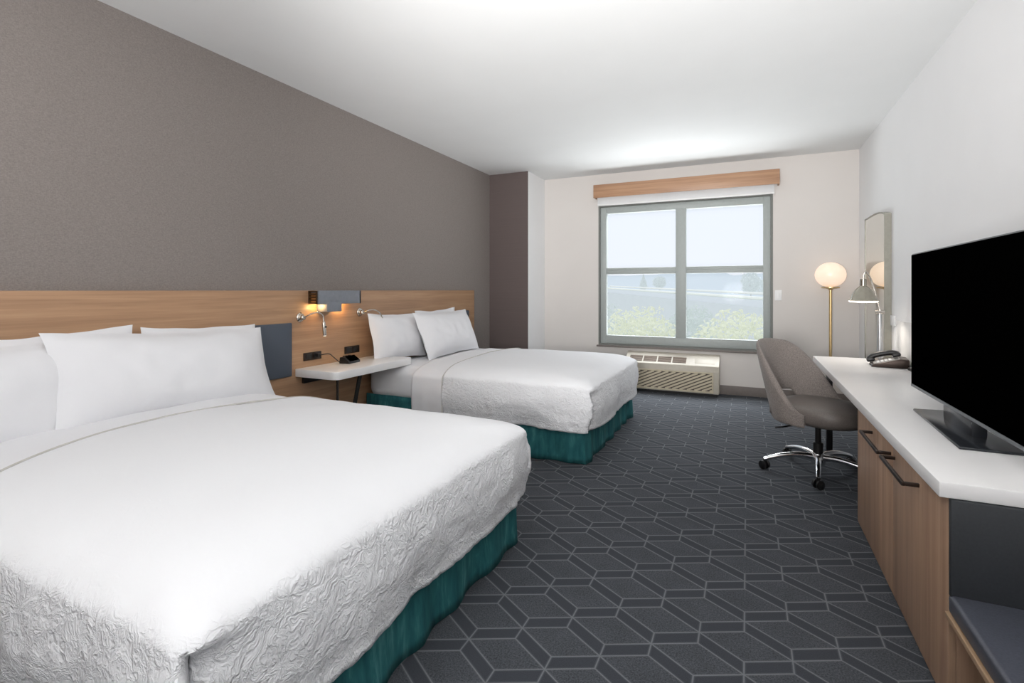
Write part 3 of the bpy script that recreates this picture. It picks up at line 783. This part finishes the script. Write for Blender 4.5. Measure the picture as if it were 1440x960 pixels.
for k in range(5):
    a = math.radians(192+72*k)-CH; ca, sa = math.cos(a), math.sin(a)
    pts = [(ca*r, sa*r, z) for r, z in ((.03, .105), (.12, .112), (.22, .10), (.30, .078), (.335, .066))]
    b = tube(new(), spline(pts, 5), [.021-.008*i/20 for i in range(21)], 14)
    obj('leg', b, M['chrome'], t)
    cx, cy = ca*.332, sa*.332
    tw = a+.7; wx, wy = math.cos(tw), math.sin(tw)
    c = obj('caster', tube(new(), [(cx, cy, .03), (cx, cy, .07)], .009, 10), M['dark_metal'], t)
    b = new()
    for sg in (-1, 1):
        p0 = Vector((cx+wx*.01*sg, cy+wy*.01*sg, .029)); p1 = Vector((cx+wx*.026*sg, cy+wy*.026*sg, .029))
        tube(b, [p0, p0+(p1-p0)*.15, p0+(p1-p0)*.8, p1], [.026, .0285, .0285, .022], 20)
    obj('caster_wheel', b, M['black'], c)
t.location = (.43, 3.95, 0); t.rotation_euler = (0, 0, CH)

# ================================================================== OUTDOORS
GZ = -5.0
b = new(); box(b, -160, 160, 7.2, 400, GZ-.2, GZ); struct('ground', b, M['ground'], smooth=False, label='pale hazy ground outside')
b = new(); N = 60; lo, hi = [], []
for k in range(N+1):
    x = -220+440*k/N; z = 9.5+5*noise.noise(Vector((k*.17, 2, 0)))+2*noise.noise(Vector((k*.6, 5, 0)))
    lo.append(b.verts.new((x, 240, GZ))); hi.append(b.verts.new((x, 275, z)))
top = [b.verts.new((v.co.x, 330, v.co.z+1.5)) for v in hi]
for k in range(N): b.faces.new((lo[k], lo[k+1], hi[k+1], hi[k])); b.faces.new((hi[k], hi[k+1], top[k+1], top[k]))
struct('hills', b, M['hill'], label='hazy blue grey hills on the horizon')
# raised road: retaining wall with guardrail
A0, A1 = Vector((-36.6, 115.3, 0)), Vector((13.1, 22.6, 0))
def along(s): p = A0.lerp(A1, s); p.z = 2.2-2.15*s; return p
t = thing('elevated_road', 'raised concrete road with pale guardrail beyond the trees outside', 'road', (-10, 70, GZ))
dr = (A1-A0).normalized(); nr = Vector((-dr.y, dr.x, 0))
b = new(); S = [0, .25, .5, .75, 1]
rowA = [[b.verts.new((along(s)+Vector((0, 0, dz))+nr*o)[:]) for (o, dz) in ((0, -9), (0, -.75), (8, -.75), (8, -9))] for s in S]
for P, Q in zip(rowA, rowA[1:]):
    for k in range(3): b.faces.new((P[k], P[k+1], Q[k+1], Q[k]))
bmesh.ops.recalc_face_normals(b, faces=b.faces[:]); obj('road_deck', b, M['concrete'], t, smooth=False)
b = new(); tube(b, [along(s) for s in S], .14, 6); tube(b, [along(s)+nr*8 for s in S], .14, 6); obj('guardrail', b, M['rail'], t)
def tree(name, label, x, y, zc, rx, rz, leafm, n, size, group, seed, cone=False):
    rnd = random.Random(seed)
    t = thing(name, label, 'tree', (x, y, GZ), group)
    b = tube(new(), [(x, y, GZ), (x+.1, y, (GZ+zc)/2), (x, y, zc)], [rx*.09+.05, rx*.06+.04, .04], 8)
    for k in range(5):
        a = k*1.26+seed; tube(b, [(x, y, zc-rz*.5), (x+math.cos(a)*rx*.6, y+math.sin(a)*rx*.6, zc+rz*.25)], [.06, .02], 6)
    obj('trunk', b, M['trunk'], t)
    b = new()
    for k in range(n):
        while True:
            p = Vector((rnd.uniform(-1, 1), rnd.uniform(-1, 1), rnd.uniform(-1, 1)))
            l = p.length
            if .35 < l < 1+.18*noise.noise(p*2.3+Vector((seed, 0, 0))): break
        if cone: p.x *= (1.05-p.z)/2; p.y *= (1.05-p.z)/2
        c = Vector((x+p.x*rx, y+p.y*rx, zc+p.z*rz))
        u = Vector((rnd.gauss(0, 1), rnd.gauss(0, 1), rnd.gauss(0, 1))).normalized(); v = u.orthogonal().normalized(); w = size*rnd.uniform(.6, 1.3)
        q = [c+u*w, c+v*w*.5, c-u*w, c-v*w*.5]; b.faces.new([b.verts.new(z_) for z_ in q])
    obj('foliage', b, leafm, t, smooth=False)
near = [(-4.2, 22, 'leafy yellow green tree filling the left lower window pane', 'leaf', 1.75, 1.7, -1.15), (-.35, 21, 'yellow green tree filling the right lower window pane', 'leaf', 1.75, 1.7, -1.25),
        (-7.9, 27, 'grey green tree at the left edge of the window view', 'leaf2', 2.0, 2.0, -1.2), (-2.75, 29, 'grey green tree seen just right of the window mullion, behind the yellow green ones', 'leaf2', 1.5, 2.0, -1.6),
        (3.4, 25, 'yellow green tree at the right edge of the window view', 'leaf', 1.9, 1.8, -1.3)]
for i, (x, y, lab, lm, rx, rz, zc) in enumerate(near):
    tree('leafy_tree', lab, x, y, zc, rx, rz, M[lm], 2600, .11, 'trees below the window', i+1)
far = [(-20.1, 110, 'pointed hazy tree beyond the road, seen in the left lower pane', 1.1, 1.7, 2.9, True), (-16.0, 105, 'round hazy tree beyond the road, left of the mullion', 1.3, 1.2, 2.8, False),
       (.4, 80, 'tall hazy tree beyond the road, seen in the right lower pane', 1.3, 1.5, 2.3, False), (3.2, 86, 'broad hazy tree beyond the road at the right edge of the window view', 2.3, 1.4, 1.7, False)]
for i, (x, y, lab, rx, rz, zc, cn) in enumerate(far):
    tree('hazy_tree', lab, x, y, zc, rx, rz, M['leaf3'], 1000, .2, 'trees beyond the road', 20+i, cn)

# ================================================================== LIGHT
w = bpy.data.worlds.new('world'); SC.world = w; w.use_nodes = True
nt = w.node_tree; bg = nt.nodes['Background']
tc = nt.nodes.new('ShaderNodeTexCoord'); sp = nt.nodes.new('ShaderNodeSeparateXYZ'); nt.links.new(tc.outputs['Generated'], sp.inputs[0])
rp = nt.nodes.new('ShaderNodeValToRGB'); rp.color_ramp.elements[0].position = .0; rp.color_ramp.elements[1].position = .35
rp.color_ramp.elements[0].color = (*lin((237, 241, 249)), 1); rp.color_ramp.elements[1].color = (*lin((230, 238, 251)), 1)
nt.links.new(sp.outputs[2], rp.inputs[0]); nt.links.new(rp.outputs[0], bg.inputs[0]); bg.inputs[1].default_value = .98

def area(name, loc, rot, sx, sy, e, col=(1, 1, 1)):
    L = bpy.data.lights.new(name, 'AREA'); L.shape = 'RECTANGLE'; L.size = sx; L.size_y = sy; L.energy = e; L.color = col
    o = bpy.data.objects.new(name, L); COL.objects.link(o); o.location = loc; o.rotation_euler = rot; return o
def point(name, loc, e, col, r=.02):
    L = bpy.data.lights.new(name, 'POINT'); L.energy = e; L.color = col; L.shadow_soft_size = r
    o = bpy.data.objects.new(name, L); COL.objects.link(o); o.location = loc; return o
area('bounce_light', (-.5, -.7, 1.6), (math.radians(156), 0, 0), 2.6, 1.2, 94, (1, .985, .97))
area('front_fill_light', (.2, -2.45, 1.7), (math.radians(98), 0, 0), 1.6, 1.6, 11, (1, .985, .97))  # added frontal fill behind the camera, no real fixture
L = bpy.data.lights.new('ceiling_bounce_fill', 'SPOT'); L.energy = 720; L.color = (1, .985, .97); L.spot_size = math.radians(74); L.spot_blend = 1; L.shadow_soft_size = .25  # added spot washing the ceiling to lift the far end
o = bpy.data.objects.new('ceiling_bounce_fill', L); COL.objects.link(o); o.location = (-.3, -.4, 1.15)
o.rotation_euler = (Vector((-.8, 4.1, 2.72))-o.location).to_track_quat('-Z', 'Y').to_euler()
area('daylight_bounce_fill', (-.75, 9.2, -1.2), (math.radians(-140), 0, 0), 6.0, 3.0, 560, (.97, .99, 1))  # added panel, unseen below the sill, brightens the ceiling by the window
area('daylight_sky_fill', (-.75, 9.0, 5.2), (math.radians(-40), 0, 0), 5.0, 3.0, 950, (.97, .99, 1))  # added unseen panel outside, strengthens daylight on floor and far bed
point('sconce_light', (-2.955, 2.872, 1.10), .45, (1, .66, .28), .012)
point('sconce_light', (-2.955, 3.13, 1.10), .6, (1, .66, .28), .012)
L = bpy.data.lights.new('sun', 'SUN'); L.energy = .7; L.angle = .05; o = bpy.data.objects.new('sun', L); COL.objects.link(o)
o.rotation_euler = (math.radians(48), 0, math.radians(-25)); o.location = (0, -20, 30)

# ================================================================== CAMERA
cam = bpy.data.cameras.new('camera'); co = bpy.data.objects.new('camera', cam); COL.objects.link(co)
co.location = (0, 0, 1.22); co.rotation_euler = (PI/2, 0, math.atan(331/714))
cam.sensor_fit = 'HORIZONTAL'; cam.sensor_width = 36; cam.lens = 36*714/1440; cam.shift_y = -72/1440
cam.clip_start = .02; cam.clip_end = 1000
SC.camera = co
SC.view_settings.view_transform = 'Standard'; SC.view_settings.look = 'None'; SC.view_settings.exposure = 0; SC.view_settings.gamma = 1
